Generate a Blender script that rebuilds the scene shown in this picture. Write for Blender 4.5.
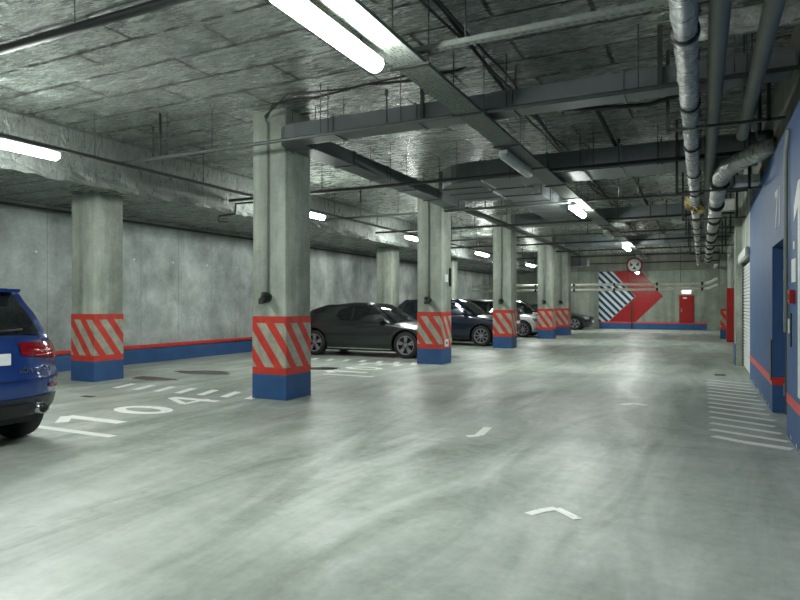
import bpy, bmesh, math, random
from mathutils import Vector, Matrix
random.seed(7)
S = bpy.context.scene
COL = S.collection
for o in list(bpy.data.objects): bpy.data.objects.remove(o)
PI = math.pi

# ------------------------------------------------------------ camera
cd = bpy.data.cameras.new('camera'); cam = bpy.data.objects.new('camera', cd); COL.objects.link(cam)
cd.sensor_width = 36; cd.lens = 36*620/800
cd.shift_y = 4.5/800
cd.clip_start = .05; cd.clip_end = 200
cam.location = (0, 0, 1.45); cam.rotation_euler = (PI/2, 0, .452)
S.camera = cam
# ------------------------------------------------------------ world + exposure
w = bpy.data.worlds.new('world'); S.world = w; w.use_nodes = True
w.node_tree.nodes['Background'].inputs[0].default_value = (.55, .6, .6, 1)
w.node_tree.nodes['Background'].inputs[1].default_value = .02
S.view_settings.view_transform = 'Standard'; S.view_settings.look = 'None'
S.view_settings.gamma = 1; S.view_settings.use_curve_mapping = False
S.view_settings.exposure = 2.25
LAMP = 34.0

# ------------------------------------------------------------ materials
def lin(c):
    return tuple(((v/255)/12.92 if v/255 <= .04045 else ((v/255+.055)/1.055)**2.4) for v in c)+(1,)
class NT:
    def __init__(s, name):
        s.m = bpy.data.materials.new(name); s.m.use_nodes = True
        s.t = s.m.node_tree; s.n = s.t.nodes; s.l = s.t.links; s.b = s.n['Principled BSDF']
    def link(s, a, b): s.l.new(a, b)
    def coord(s, scale=(1,1,1), obj=True):
        g = s.n.new('ShaderNodeTexCoord'); mp = s.n.new('ShaderNodeMapping'); mp.inputs['Scale'].default_value = scale
        s.link(g.outputs['Object'], mp.inputs['Vector']); return mp.outputs['Vector']
    def noise(s, vec, scale, detail=6, rough=.6, dist=0):
        q = s.n.new('ShaderNodeTexNoise'); q.inputs['Scale'].default_value = scale; q.inputs['Detail'].default_value = detail
        q.inputs['Roughness'].default_value = rough; q.inputs['Distortion'].default_value = dist
        s.link(vec, q.inputs['Vector']); return q.outputs['Fac']
    def ramp(s, fac, stops):
        r = s.n.new('ShaderNodeValToRGB'); e = r.color_ramp.elements
        while len(e) < len(stops): e.new(.5)
        for k, (p, c) in enumerate(stops):
            e[k].position = p; e[k].color = c if len(c) == 4 else tuple(c)+(1,)
        s.link(fac, r.inputs['Fac']); return r.outputs['Color']
    def mix(s, fac, a, b, mode='MIX'):
        x = s.n.new('ShaderNodeMix'); x.data_type = 'RGBA'; x.blend_type = mode
        for v, i in ((fac, 0), (a, 6), (b, 7)):
            if hasattr(v, 'links') or hasattr(v, 'is_linked'): s.link(v, x.inputs[i])
            else: x.inputs[i].default_value = v
        return x.outputs[2]
    def math(s, op, a, b=0.0, c=0.0):
        x = s.n.new('ShaderNodeMath'); x.operation = op
        for v, i in ((a, 0), (b, 1), (c, 2)):
            if isinstance(v, (int, float)): x.inputs[i].default_value = v
            else: s.link(v, x.inputs[i])
        return x.outputs[0]
    def sep(s, vec):
        x = s.n.new('ShaderNodeSeparateXYZ'); s.link(vec, x.inputs[0]); return x.outputs
    def bump(s, h, strength=.3, dist=.02):
        x = s.n.new('ShaderNodeBump'); x.inputs['Strength'].default_value = strength; x.inputs['Distance'].default_value = dist
        s.link(h, x.inputs['Height']); s.link(x.outputs[0], s.b.inputs['Normal'])
    def set(s, **k):
        for a, v in k.items():
            i = s.b.inputs[a.replace('_', ' ')]
            if hasattr(v, 'is_linked') : s.link(v, i)
            else: i.default_value = v
        return s.m
def g(v): return (v, v, v, 1)

def plain(name, rgb, rough=.5, metal=0, bump=0, var=.12, scale=6):
    t = NT(name); v = t.coord(); n = t.noise(v, scale)
    c = lin(rgb)
    a = tuple(x*(1-var) for x in c[:3]); b = tuple(min(1, x*(1+var)) for x in c[:3])
    t.set(Base_Color=t.ramp(n, [(.3, a), (.7, b)]), Roughness=rough, Metallic=metal)
    if bump: t.bump(t.noise(v, scale*3), bump, .02)
    return t.m
def emit(name, rgb, st):
    t = NT(name); return t.set(Base_Color=rgb, Emission_Color=rgb, Emission_Strength=st, Roughness=.4)

def concrete(name, a, b, vs=(1.4, 1.4, .12), joints=None):
    t = NT(name); v = t.coord(); vs = t.coord(vs)
    n1 = t.noise(v, .9, 8, .62); n2 = t.noise(vs, 1.6, 6, .6, .4); n3 = t.noise(v, 14, 5, .7)
    f = t.math('ADD', t.math('MULTIPLY', n1, .45), t.math('ADD', t.math('MULTIPLY', n2, .45), t.math('MULTIPLY', n3, .12)))
    col = t.ramp(f, [(.36, lin(a)), (.52, tuple((x+y)/2 for x, y in zip(lin(a), lin(b)))), (.64, lin(b))])
    if joints:
        sx = t.sep(v)
        fr = t.math('FRACT', t.math('DIVIDE', sx[joints[0]], joints[1]))
        ln = t.math('LESS_THAN', fr, .012)
        col = t.mix(t.math('MULTIPLY', ln, .45), col, g(.05))
        # form panels: slight tone change per panel
        idx = t.math('FLOOR', t.math('DIVIDE', sx[joints[0]], joints[1]))
        wn = t.n.new('ShaderNodeTexWhiteNoise'); wn.noise_dimensions = '1D'; t.link(idx, wn.inputs['W'])
        col = t.mix(t.math('MULTIPLY', wn.outputs['Value'], .28), col, t.mix(.5, col, g(.6), 'MULTIPLY'))
    t.set(Base_Color=col, Roughness=.72)
    t.bump(n3, .25, .01)
    return t.m
M = {}
M['wall'] = concrete('concrete_wall', (112, 120, 116), (204, 212, 209), (.8, .7, .45), joints=(1, 1.22))
M['wall_far'] = concrete('concrete_far', (100, 108, 98), (160, 168, 155), joints=(0, 1.4))
M['column'] = concrete('concrete_column', (86, 96, 86), (194, 202, 188))
M['brown'] = concrete('concrete_dim', (82, 84, 76), (120, 122, 112))

def foil(name, rgb, rough, metal, strength, seam=True, dist=.05):
    t = NT(name); v = t.coord(); vst = t.coord((.7, 3.2, 1))
    n1 = t.noise(v, .8, 6, .6); n2 = t.noise(vst, 5, 8, .65, .7); n3 = t.noise(v, 22, 4, .6)
    c = lin(rgb)
    col = t.ramp(t.math('ADD', t.math('MULTIPLY', n1, .5), t.math('MULTIPLY', n2, .5)),
                 [(.34, tuple(x*.55 for x in c[:3])), (.5, c[:3]), (.68, tuple(x*1.45 for x in c[:3]))])
    h = t.math('ADD', t.math('MULTIPLY', t.noise(t.coord((1, 1.8, 1)), 3.5, 9, .72, 1.5), 1.0), t.math('MULTIPLY', n3, .22))
    if seam:
        br = t.n.new('ShaderNodeTexBrick'); br.inputs['Scale'].default_value = 1
        br.inputs['Brick Width'].default_value = 1.9; br.inputs['Row Height'].default_value = .62
        br.inputs['Mortar Size'].default_value = .026; br.inputs['Mortar Smooth'].default_value = .3
        wob = t.n.new('ShaderNodeVectorMath'); wob.operation = 'ADD'
        sc = t.n.new('ShaderNodeVectorMath'); sc.operation = 'SCALE'; sc.inputs['Scale'].default_value = .05
        nz = t.n.new('ShaderNodeTexNoise'); nz.inputs['Scale'].default_value = 3; t.link(v, nz.inputs['Vector'])
        t.link(nz.outputs['Color'], sc.inputs[0]); t.link(v, wob.inputs[0]); t.link(sc.outputs[0], wob.inputs[1])
        t.link(wob.outputs[0], br.inputs['Vector'])
        m = br.outputs['Fac']
        brk = t.math('GREATER_THAN', t.noise(v, 2.3, 3), .38)
        m = t.math('MULTIPLY', m, brk)
        col = t.mix(t.math('MULTIPLY', m, .92), col, g(.015))
        sp = t.noise(t.coord((1, 2.2, 1)), 5, 5, .6, 2.0)          # torn flecks
        fl = t.math('GREATER_THAN', sp, .735)
        col = t.mix(t.math('MULTIPLY', fl, .7), col, g(.025))
        h = t.math('SUBTRACT', h, t.math('MULTIPLY', m, .6))
    t.set(Base_Color=col, Roughness=t.ramp(n2, [(.3, g(rough*.7)), (.7, g(rough*1.3))]), Metallic=metal)
    t.bump(h, strength, dist)
    return t.m
M['ceiling'] = foil('foil_ceiling', (150, 157, 151), .27, .5, 1.0, dist=.10)
M['foil'] = foil('pipe_foil', (185, 188, 186), .3, .55, 1.0, seam=False, dist=.12)
M['foil_edge'] = foil('beam_foil', (118, 124, 120), .32, .4, .9, seam=False)

def floor_mat():
    t = NT('polished_floor'); v = t.coord(); vy = t.coord((1.0, .22, 1))
    n1 = t.noise(v, .35, 8, .6, .6); n2 = t.noise(vy, 1.5, 8, .62, 1.2); n3 = t.noise(v, 9, 6, .7)  # stretched noise: concrete streaks, with pipe shadows and light bands painted in
    n4 = t.noise(v, 2.2, 5, .6, 1.5)
    f = t.math('ADD', t.math('MULTIPLY', n1, .42), t.math('ADD', t.math('MULTIPLY', n2, .42), t.math('MULTIPLY', n3, .16)))
    col = t.ramp(f, [(.36, lin((112, 120, 109))), (.47, lin((150, 159, 149))), (.62, lin((194, 201, 193)))])
    dk = t.ramp(n4, [(.62, g(0)), (.74, g(1))])
    col = t.mix(t.math('MULTIPLY', dk, .35), col, lin((84, 88, 80)))
    # curved tyre marks
    wv = t.n.new('ShaderNodeTexWave'); wv.wave_type = 'RINGS'; wv.inputs['Scale'].default_value = .35
    wv.inputs['Distortion'].default_value = 1.6; wv.inputs['Detail'].default_value = 2; wv.inputs['Detail Scale'].default_value = .6
    mp = t.n.new('ShaderNodeMapping'); mp.inputs['Location'].default_value = (4.5, -2, 0); t.link(v, mp.inputs[0]); t.link(mp.outputs[0], wv.inputs[0])
    tm = t.ramp(wv.outputs['Fac'], [(.84, g(0)), (.97, g(1))])
    col = t.mix(t.math('MULTIPLY', t.math('MULTIPLY', tm, n3), .16), col, lin((96, 100, 96)))
    t.set(Base_Color=col, Roughness=t.ramp(f, [(.35, g(.50)), (.62, g(.36))]), Specular_IOR_Level=.45)
    t.bump(t.math('ADD', t.math('MULTIPLY', n3, .3), n1), .12, .01)
    return t.m
M['floor'] = floor_mat()

def band_mat():
    t = NT('red_striped_band'); v = t.coord(); x, y, z = t.sep(v)
    s = t.math('ADD', t.math('ADD', x, y), t.math('MULTIPLY', z, .74))
    fr = t.math('FRACT', t.math('ADD', t.math('DIVIDE', s, .335), 4.22))
    st = t.math('LESS_THAN', fr, .53)
    inner = t.math('MULTIPLY', t.math('GREATER_THAN', z, .49), t.math('LESS_THAN', z, 1.165))
    n = t.noise(v, 5, 6); n2 = t.noise(v, 30, 4)
    grey = t.ramp(n, [(.3, lin((128, 130, 116))), (.7, lin((178, 176, 160)))])
    red = t.ramp(n, [(.3, lin((172, 44, 34))), (.7, lin((206, 62, 46)))])
    red = t.mix(t.math('GREATER_THAN', n2, .73), red, lin((140, 110, 100)))
    t.set(Base_Color=t.mix(t.math('MULTIPLY', st, inner), red, grey), Roughness=.5)
    return t.m
M['band'] = band_mat()
M['blue'] = plain('blue_paint', (42, 82, 130), .55, bump=.1, var=.16, scale=2.5)
M['red'] = plain('red_paint', (205, 48, 44), .45)
M['redoor'] = plain('red_door_paint', (150, 18, 20), .4)
M['salmon'] = plain('red_stripe_paint', (206, 70, 66), .5)
M['white'] = plain('white_paint', (222, 226, 222), .5)
M['dirtywhite'] = plain('worn_white', (205, 208, 200), .6, var=.2, scale=14)
M['galv'] = plain('galvanised_steel', (104, 110, 112), .42, .55, .1, var=.15, scale=2)
M['tray'] = plain('tray_steel', (110, 116, 112), .45, .4, .1, var=.3, scale=26)
M['dark'] = plain('dark_steel', (52, 56, 56), .5, .3)
M['black'] = plain('black_plastic', (20, 21, 22), .45)
M['rubber'] = plain('tyre_rubber', (30, 30, 31), .75)
M['greypipe'] = plain('grey_pipe', (108, 110, 102), .5)
M['sprink'] = plain('sprinkler_pipe', (86, 94, 90), .45, .2)
M['palepipe'] = plain('pale_pipe', (235, 235, 220), .4)
M['conduit'] = plain('conduit_grey', (140, 146, 140), .5)
M['yellow'] = plain('yellowed_wrap', (128, 112, 66), .6, bump=.6, var=.5, scale=14)
M['alloy'] = plain('alloy', (128, 130, 133), .4, 0)
M['plate'] = plain('plate_white', (225, 228, 230), .4)
M['tail'] = plain('tail_red', (120, 12, 22), .15, var=.3, scale=30)
M['clear'] = plain('lamp_clear', (120, 126, 130), .12)
M['chrome'] = plain('chrome', (205, 208, 210), .12, 1)
M['lamp_off'] = plain('diffuser_off', (170, 176, 170), .35)
M['lamp_on'] = emit('diffuser_lit', (.95, 1, .955, 1), LAMP)
M['navy'] = plain('navy_stripe', (28, 50, 74), .6)
M['skin_white'] = plain('mural_white', (196, 206, 216), .6)

def perf_mat():
    t = NT('perforated_steel'); v = t.coord((1, 1, 1))
    vo = t.n.new('ShaderNodeTexVoronoi'); vo.inputs['Scale'].default_value = 28; vo.inputs['Randomness'].default_value = .35
    t.link(v, vo.inputs['Vector']); h = t.math('LESS_THAN', vo.outputs['Distance'], .3)
    t.set(Base_Color=t.mix(h, lin((112, 118, 112)), lin((34, 38, 36))), Roughness=.7, Metallic=0); return t.m
M['perf'] = perf_mat()
def carpaint(name, rgb, coat=.8):
    t = NT(name); return t.set(Base_Color=lin(rgb), Roughness=.32, Metallic=.25, Coat_Weight=coat, Coat_Roughness=.06)
def glassy(name):
    t = NT(name); return t.set(Base_Color=(.012, .015, .016, 1), Roughness=.06, Specular_IOR_Level=.6)
M['glass'] = glassy('dark_window')
M['p_blue'] = carpaint('blue_car_paint', (14, 52, 118)); M['p_black'] = carpaint('black_car_paint', (34, 37, 38))
M['p_navy'] = carpaint('navy_car_paint', (18, 26, 46)); M['p_white'] = carpaint('white_car_paint', (215, 218, 220)); M['p_dark'] = carpaint('graphite_car_paint', (26, 32, 40))

# ------------------------------------------------------------ helpers
def link(name, me, mat, parent=None, loc=None, smooth=False):
    o = bpy.data.objects.new(name, me); COL.objects.link(o)
    for m in (mat if isinstance(mat, (list, tuple)) else [mat]):
        if m: me.materials.append(m)
    if parent: o.parent = parent
    if loc: o.location = loc
    if smooth:
        for p in me.polygons: p.use_smooth = True
    return o
def fin(bm, name, mat, parent=None, loc=None, smooth=False, recalc=True):
    if recalc: bmesh.ops.recalc_face_normals(bm, faces=bm.faces)
    me = bpy.data.meshes.new(name); bm.to_mesh(me); bm.free()
    return link(name, me, mat, parent, loc, smooth)
def tag(o, label, cat, group=None):
    o['label'] = label; o['category'] = cat
    if group: o['group'] = group
    return o
def thing(name, label, cat, loc=(0, 0, 0), rz=0, group=None):
    o = bpy.data.objects.new(name, None); COL.objects.link(o); o.location = loc; o.rotation_euler = (0, 0, rz)
    o.empty_display_size = .1
    return tag(o, label, cat, group)
def struct(o): o['kind'] = 'structure'; return o
def bx(bm, x0, x1, y0, y1, z0, z1, bevel=0):
    vs = [bm.verts.new((x, y, z)) for x in (x0, x1) for y in (y0, y1) for z in (z0, z1)]
    F = [(0, 1, 3, 2), (4, 6, 7, 5), (0, 4, 5, 1), (2, 3, 7, 6), (0, 2, 6, 4), (1, 5, 7, 3)]
    fs = [bm.faces.new([vs[i] for i in f]) for f in F]
    if bevel:
        es = {e for f in fs for e in f.edges}
        bmesh.ops.bevel(bm, geom=list(es), offset=bevel, segments=2, affect='EDGES')
def box(name, mat, b, parent=None, bevel=0, loc=None):
    bm = bmesh.new(); bx(bm, *b, bevel=bevel); return fin(bm, name, mat, parent, loc)
def tube(bm, pts, r, n=12, cap=True, jit=0):
    pts = [Vector(p) for p in pts]; rings = []
    up0 = Vector((0, 0, 1))
    for i, p in enumerate(pts):
        if i == 0: d = pts[1]-p
        elif i == len(pts)-1: d = p-pts[i-1]
        else: d = (pts[i+1]-p).normalized()+(p-pts[i-1]).normalized()
        d.normalize()
        up = up0 if abs(d.z) < .9 else Vector((1, 0, 0))
        if i and abs(d.dot(prev_a)) < .95:
            a = (prev_a - d*prev_a.dot(d)).normalized()
        else: a = d.cross(up).normalized()
        prev_a = a; b = d.cross(a)
        rr = r[i] if isinstance(r, (list, tuple)) else r
        rings.append([bm.verts.new(p+(a*math.cos(2*PI*k/n)+b*math.sin(2*PI*k/n))*rr*(1+random.uniform(-jit, jit))) for k in range(n)])
    for i in range(len(rings)-1):
        for k in range(n): bm.faces.new((rings[i][k], rings[i][(k+1) % n], rings[i+1][(k+1) % n], rings[i+1][k]))
    if cap: bm.faces.new(rings[0][::-1]); bm.faces.new(rings[-1])
def tb(name, mat, pts, r, parent=None, n=12, loc=None):
    bm = bmesh.new(); tube(bm, pts, r, n); return fin(bm, name, mat, parent, loc, True)
def arc(cx, cy, z, r, a0, a1, n=6):
    return [(cx+r*math.cos(a0+(a1-a0)*k/n), cy+r*math.sin(a0+(a1-a0)*k/n), z) for k in range(n+1)]
def poly(bm, pts, t=0, ax=None):
    f = bm.faces.new([bm.verts.new(p) for p in pts])
    if t:
        r = bmesh.ops.extrude_face_region(bm, geom=[f])
        bmesh.ops.translate(bm, verts=[v for v in r['geom'] if isinstance(v, bmesh.types.BMVert)], vec=Vector(ax)*t)
    return f
def text(name, body, size, mat, parent=None, ext=.002, shx=1.0):
    c = bpy.data.curves.new(name, 'FONT'); c.body = body; c.size = size; c.extrude = ext; c.offset = .012*size; c.align_x = 'CENTER'; c.align_y = 'CENTER'
    o = bpy.data.objects.new(name+'_tmp', c); COL.objects.link(o)
    dg = bpy.context.evaluated_depsgraph_get()
    me = bpy.data.meshes.new_from_object(o.evaluated_get(dg)); bpy.data.objects.remove(o)
    me.materials.clear()
    return link(name, me, mat, parent)

ZC = 4.42; XL = -12.45; XR = .86; YF = 38.9; YB = -7.0; XS = -9.4; ZL = 3.55
# ------------------------------------------------------------ structure
struct(box('floor', M['floor'], (XL-.3, 2.3, YB-.3, YF+.3, -.2, 0)))
struct(box('ceiling', M['ceiling'], (XS, 2.3, YB-.3, YF+.3, ZC, ZC+.3)))
struct(box('ceiling_left', M['ceiling'], (XL-.3, XS, YB-.3, YF+.3, ZL, ZC+.3)))
# crinkled foil edging of the ceiling drop
bm = bmesh.new()
N = 260
for i in range(N):
    pass
rows = []
for i in range(N+1):
    y = YB+(YF-YB)*i/N
    ring = []
    for (dx, dz) in ((.0, .87), (.03, .8), (.03, .35), (.05, .1), (.07, -.0), (.03, -.07), (-.12, -.05)):
        j = .02 if dz < .2 else .002
        ring.append(bm.verts.new((XS+dx+random.uniform(-j, j), y, ZL+dz+random.uniform(-j, j))))
    rows.append(ring)
for i in range(N):
    for k in range(6): bm.faces.new((rows[i][k], rows[i+1][k], rows[i+1][k+1], rows[i][k+1]))
struct(fin(bm, 'trim_1', M['foil_edge']))
struct(box('wall_left', M['wall'], (XL-.3, XL, YB-.3, YF+.3, 0, ZL)))
struct(box('wall_back', M['wall_far'], (XL, 2.3, YB-.3, YB, 0, ZC)))
struct(box('wall_far', M['wall_far'], (XL, 2.3, YF, YF+.3, 0, ZC)))
struct(box('trim_2', M['brown'], (XS+.1, XR, YF-.5, YF, 3.42, ZC)))
struct(box('trim_3', M['wall_far'], (-7.9, -5.55, YF-.35, YF, 0, 3.42)))
# left plinth + red rail
struct(box('baseboard_left', M['blue'], (XL, XL+.03, YB, YF, 0, .345)))
struct(box('trim_4', M['red'], (XL, XL+.07, YB, YF, .375, .45), bevel=.008))
struct(box('baseboard_far', M['blue'], (-5.5, .3, YF-.02, YF, 0, .35)))
struct(box('trim_5', M['salmon'], (-5.5, .3, YF-.025, YF, .35, .43)))
# right wall in pieces (door recess 8.1..9.67, shutter 13.95..16.6)
def wallR(name, y0, y1, z0, z1, mat, x=XR): return struct(box(name, mat, (x, 2.3, y0, y1, z0, z1)))
wb = M['blue']
wallR('wall_right', YB, 8.1, 0, 3.43, wb)
wallR('wall_right', 9.67, 13.9, 0, 3.43, wb)
wallR('wall_right', 8.1, 9.67, 2.22, 3.43, wb)
wallR('wall_right', YB, 13.9, 3.43, ZC, M['brown'], XR+.04)
wallR('wall_right', 8.1, 9.67, 0, 2.22, wb, 1.12)
wallR('wall_right', 13.9, 16.7, 2.42, ZC, M['column'])
wallR('wall_right', 13.9, 16.7, 0, 2.42, M['wall_far'], 1.0)
wallR('wall_right', 16.7, 17.5, 0, ZC, M['column'], .74)
wallR('wall_right', 17.5, YF, 0, ZC, M['column'], 1.29)
struct(box('baseboard_right', M['blue'], (.725, .74, 16.7, 17.5, 0, .5)))
for y0, y1 in ((YB, 8.1), (9.67, 13.9)): struct(box('trim_6', M['salmon'], (XR-.004, XR, y0, y1, .37, .475)))
struct(box('trim_7', M['red'], (XR+.002, 1.12, 9.662, 9.669, .37, .475)))
# white flaking along base of right wall
bm = bmesh.new()
for k in range(26):
    y = random.uniform(7, 13.8)
    if 8.05 < y < 9.75: continue
    poly(bm, [(XR-.004, y+.04*math.cos(a)*random.uniform(.5, 1.6), .035+.03*math.sin(a)*random.uniform(.4, 1)) for a in [2*PI*q/8 for q in range(8)]])
struct(fin(bm, 'trim_8', M['dirtywhite']))

# dark steel door leaf inside the recess
t = thing('door_frame', 'grey steel door in the deep blue recess of the right wall', 'door', (1.1, 8.9, 0))
box('door_leaf', M['blue'], (-.04, .0, -.78, .76, .01, 2.2), t)
box('frame_post', M['galv'], (-.1, .0, -.8, -.7, 0, 2.21), t, .004)
box('frame_post', M['galv'], (-.1, .0, .66, .765, 0, 2.21), t, .004)
for z in (.25, 1.2, 1.75): box('hinge', M['alloy'], (-.125, -.1, .62, .66, z, z+.16), t, .004)
tag(box('corner_guard', M['black'], (XR-.012, XR, 9.69, 9.9, .42, .98), bevel=.003), 'black plate on blue wall just past the door recess', 'guard')
# roller shutter
t = thing('roller_shutter', 'closed white roller shutter between blue wall and grey pillar', 'shutter', (.9, 15.25, 0))
bm = bmesh.new(); z = .02
while z < 2.34:
    bx(bm, 0, .035, -1.3, 1.4, z, z+.062, .012); z += .075
fin(bm, 'slats', M['white'], t)
box('guide_rail', M['galv'], (-.03, .06, 1.4, 1.45, 0, 2.42), t); box('guide_rail', M['galv'], (-.03, .06, -1.35, -1.3, 0, 2.42), t)
box('shutter_housing', M['dirtywhite'], (-.12, -.045, -1.34, 1.44, 2.40, 2.6), t, .02)

# ------------------------------------------------------------ columns
def column(x, y, label, group, top=ZC, conduit=True, w=.63, plates=False):
    t = thing('concrete_column', label, 'column', (x-w, y, 0), 0, group)
    bm = bmesh.new(); bx(bm, 0, w, 0, .65, 0, top, .012); fin(bm, 'shaft', M['column'], t)
    bm = bmesh.new(); bx(bm, -.004, w+.004, -.004, .654, .38, 1.27, 0); fin(bm, 'striped_band', M['band'], t)
    bm = bmesh.new(); bx(bm, -.005, w+.005, -.005, .655, .0, .381, 0); fin(bm, 'blue_base', M['blue'], t)
    if conduit:
        tb('conduit', M['conduit'], [(w*.47, -.02, 1.62), (w*.47, -.02, top-.22), (w*.40, -.02, top-.16), (w*.40, -.02, top-.06)], .013, t, 8)
        s = tb('socket', M['black'], [(w*.47, -.004, 1.56), (w*.47, -.05, 1.56), (w*.47, -.1, 1.53), (w*.47, -.17, 1.50)], [.075, .075, .065, .05], t, 14)
        box('socket_box', M['black'], (-.09, .0, -.06, 0, -.06, .07), s, .012, (w*.47, -.003, 1.57))
        box('cover', M['dark'], (-.045, .045, -.01, .0, -.045, .045), s, .008, (w*.47, -.17, 1.5))
    if plates:
        p = box('number_plate', M['white'], (w, w+.012, .22, .42, 2.0, 2.19), t, .003)
        p2 = box('number_plate', M['white'], (w+.005, w+.018, .2, .44, .42, .6), t, .003)
        box('plate_symbol', M['black'], (w+.018, w+.021, .28, .36, .48, .54), p2)
        box('cable_box', M['dark'], (w, w+.05, .5, .56, 1.9, 2.35), t, .005)
    return t
GC = 'striped columns along the driveway'
column(-5.63, 7.66, 'large near striped column in front of the black sedan, socket on its face', GC)
column(-5.63, 13.87, 'striped column hiding the black sedan bonnet, small white plate on side', GC, plates=True)
column(-5.63, 20.0, 'striped column between the navy SUV and the white hatchback', GC)
column(-5.63, 26.3, 'striped column just right of the white hatchback', GC)
column(-5.63, 29.75, 'farthest striped column, left of the low dark car', GC)
GB = 'striped columns of the rear row'
column(-10.2, 7.92, 'striped column beside the blue SUV near the left wall', GB, ZL, False)
column(-10.2, 14.1, 'striped rear column hidden behind the large near column', GB, ZL, False)
column(-10.2, 20.3, 'striped rear column seen above the black sedan bonnet', GB, ZL, False)
column(-10.2, 26.5, 'striped rear column behind the navy SUV', GB, ZL, False)
t = thing('pillar', 'striped pillar beside the red cabinet against right wall', 'column', (.74, 29.6, 0))
box('shaft', M['column'], (0, .26, 0, .6, 0, ZC), t)
box('striped_band', M['band'], (-.004, .26, -.004, .604, .38, 1.27), t)
box('blue_base', M['blue'], (-.005, .26, -.005, .605, 0, .381), t)
# tie-hole plugs on left wall
bm = bmesh.new()
for y in [8.3+.62*2*k for k in range(8)]:
    for z in (2.55, ): 
        q = [(XL+.004, y+.025*math.cos(a), z+.025*math.sin(a)) for a in [2*PI*j/10 for j in range(10)]]; poly(bm, q)
struct(fin(bm, 'trim_9', M['white']))

# ------------------------------------------------------------ lamps
def lamp(x, y, z, label, lit, group, L=1.5, r=.07, rods=True):
    t = thing('ceiling_lamp', label, 'lamp', (x, y, z), 0, group)
    h = L/2
    bm = bmesh.new()
    pr = [(-.065, .0), (-.06, .045), (.06, .045), (.065, 0)]
    a = [bm.verts.new((px, -h, pz)) for px, pz in pr]; b = [bm.verts.new((px, h, pz)) for px, pz in pr]
    for k in range(4): bm.faces.new((a[k], a[(k+1) % 4], b[(k+1) % 4], b[k]))
    bm.faces.new(a); bm.faces.new(b[::-1]); fin(bm, 'housing', M['dirtywhite'], t)
    bm = bmesh.new(); n = 10; R = []
    for yy, s in ((-h+.0, .55), (-h+.03, .9), (-h+.08, 1), (h-.08, 1), (h-.03, .9), (h, .55)):
        R.append([bm.verts.new((.078*s*math.cos(PI*k/n), yy, -.08*s*math.sin(PI*k/n)-.001)) for k in range(n+1)])
    for i in range(5):
        for k in range(n): bm.faces.new((R[i][k], R[i][k+1], R[i+1][k+1], R[i+1][k]))
    bm.faces.new(R[0]); bm.faces.new(R[-1][::-1])
    fin(bm, 'diffuser', M['lamp_on'] if lit else M['lamp_off'], t, None, True)
    if rods:
        for yy in (-h*.6, h*.6): tb('bracket', M['dark'], [(0, yy, .04), (0, yy, .135 if y == 4.02 else .1)], .01, t, 6)
    return t
GA = 'lamps under the cable tray'
zt = 3.66
lamp(-2.53, 4.02, zt-.13, 'brightly lit long tube lamp at top, nearest on the cable tray', True, GA)
lamp(-2.5, 9.2, zt-.09, 'unlit tube lamp under the cable tray past the first duct', False, GA)
lamp(-2.5, 14.35, zt-.09, 'lit lamp on the tray beyond the wide second duct', True, GA)
lamp(-2.5, 19.5, zt-.09, 'unlit lamp far along the tray between two lit ones', False, GA)
lamp(-2.5, 24.6, zt-.09, 'small lit lamp on the tray up left of the round sign', True, GA)
lamp(-2.5, 29.8, zt-.09, 'unlit farthest lamp under the end of the tray', False, GA)
lamp(-3.15, 36.0, 3.22, 'tiny lit lamp just under the round sign near the mural', True, 'lamps near the far wall', rods=False)
lamp(.55, 29.0, 3.05, 'unlit white lamp beside the end of the foil pipe', False, 'lamps near the right wall', rods=False)
GL = 'lamps along the dark rail on the left'
lamp(-8.35, 5.15, 3.6, 'lit tube lamp at left edge near the ceiling step', True, GL)
lamp(-8.35, 12.15, 3.6, 'lit lamp just right of the large near column', True, GL)
lamp(-8.35, 18.4, 3.6, 'lit lamp left of the second striped column', True, GL)
lamp(-8.35, 25.2, 3.6, 'lit lamp between the second and third striped columns', True, GL)
lamp(-8.35, 33.5, 3.6, 'lit lamp seen right of the third striped column', True, GL)
lamp(-2.5, -1.2, zt-.09, 'lit tube lamp on the tray behind the camera', True, GA)
lamp(-8.35, -1.5, 3.6, 'lit tube lamp on the left rail behind the camera', True, GL)

def clear(y):
    return not any(a-.03 < y < b+.03 for a, b in ((7.2, 7.6), (11, 11.9), (17.8, 18.6), (25.2, 26)))
# cable tray along the driveway
t = thing('cable_tray', 'long perforated steel cable tray running away above the lamps', 'cable tray', (-2.42, 0, zt))
box('tray_bottom', M['perf'], (-.15, .15, YB+.1, 32, 0, .006), t)
box('side_flange', M['tray'], (-.153, -.15, YB+.1, 32, 0, .035), t); box('side_flange', M['tray'], (.15, .153, YB+.1, 32, 0, .035), t)
for k in range(4):
    tb('cable', M['black'], [(-.1+k*.06+random.uniform(-.01, .01), YB+.2+j*1.5, .02) for j in range(26)], .012, t, 6)
for k in range(24):
    y = -6+1.6*k
    box('bracket', M['dark'], (-.2, .2, y-.02, y+.02, -.02, 0), t)
    for sx in (-.185, .185):
        if clear(y): tb('hanger_rod', M['dark'], [(sx, y, -.02), (sx, y, ZC-zt)], .006, t, 6)
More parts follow.
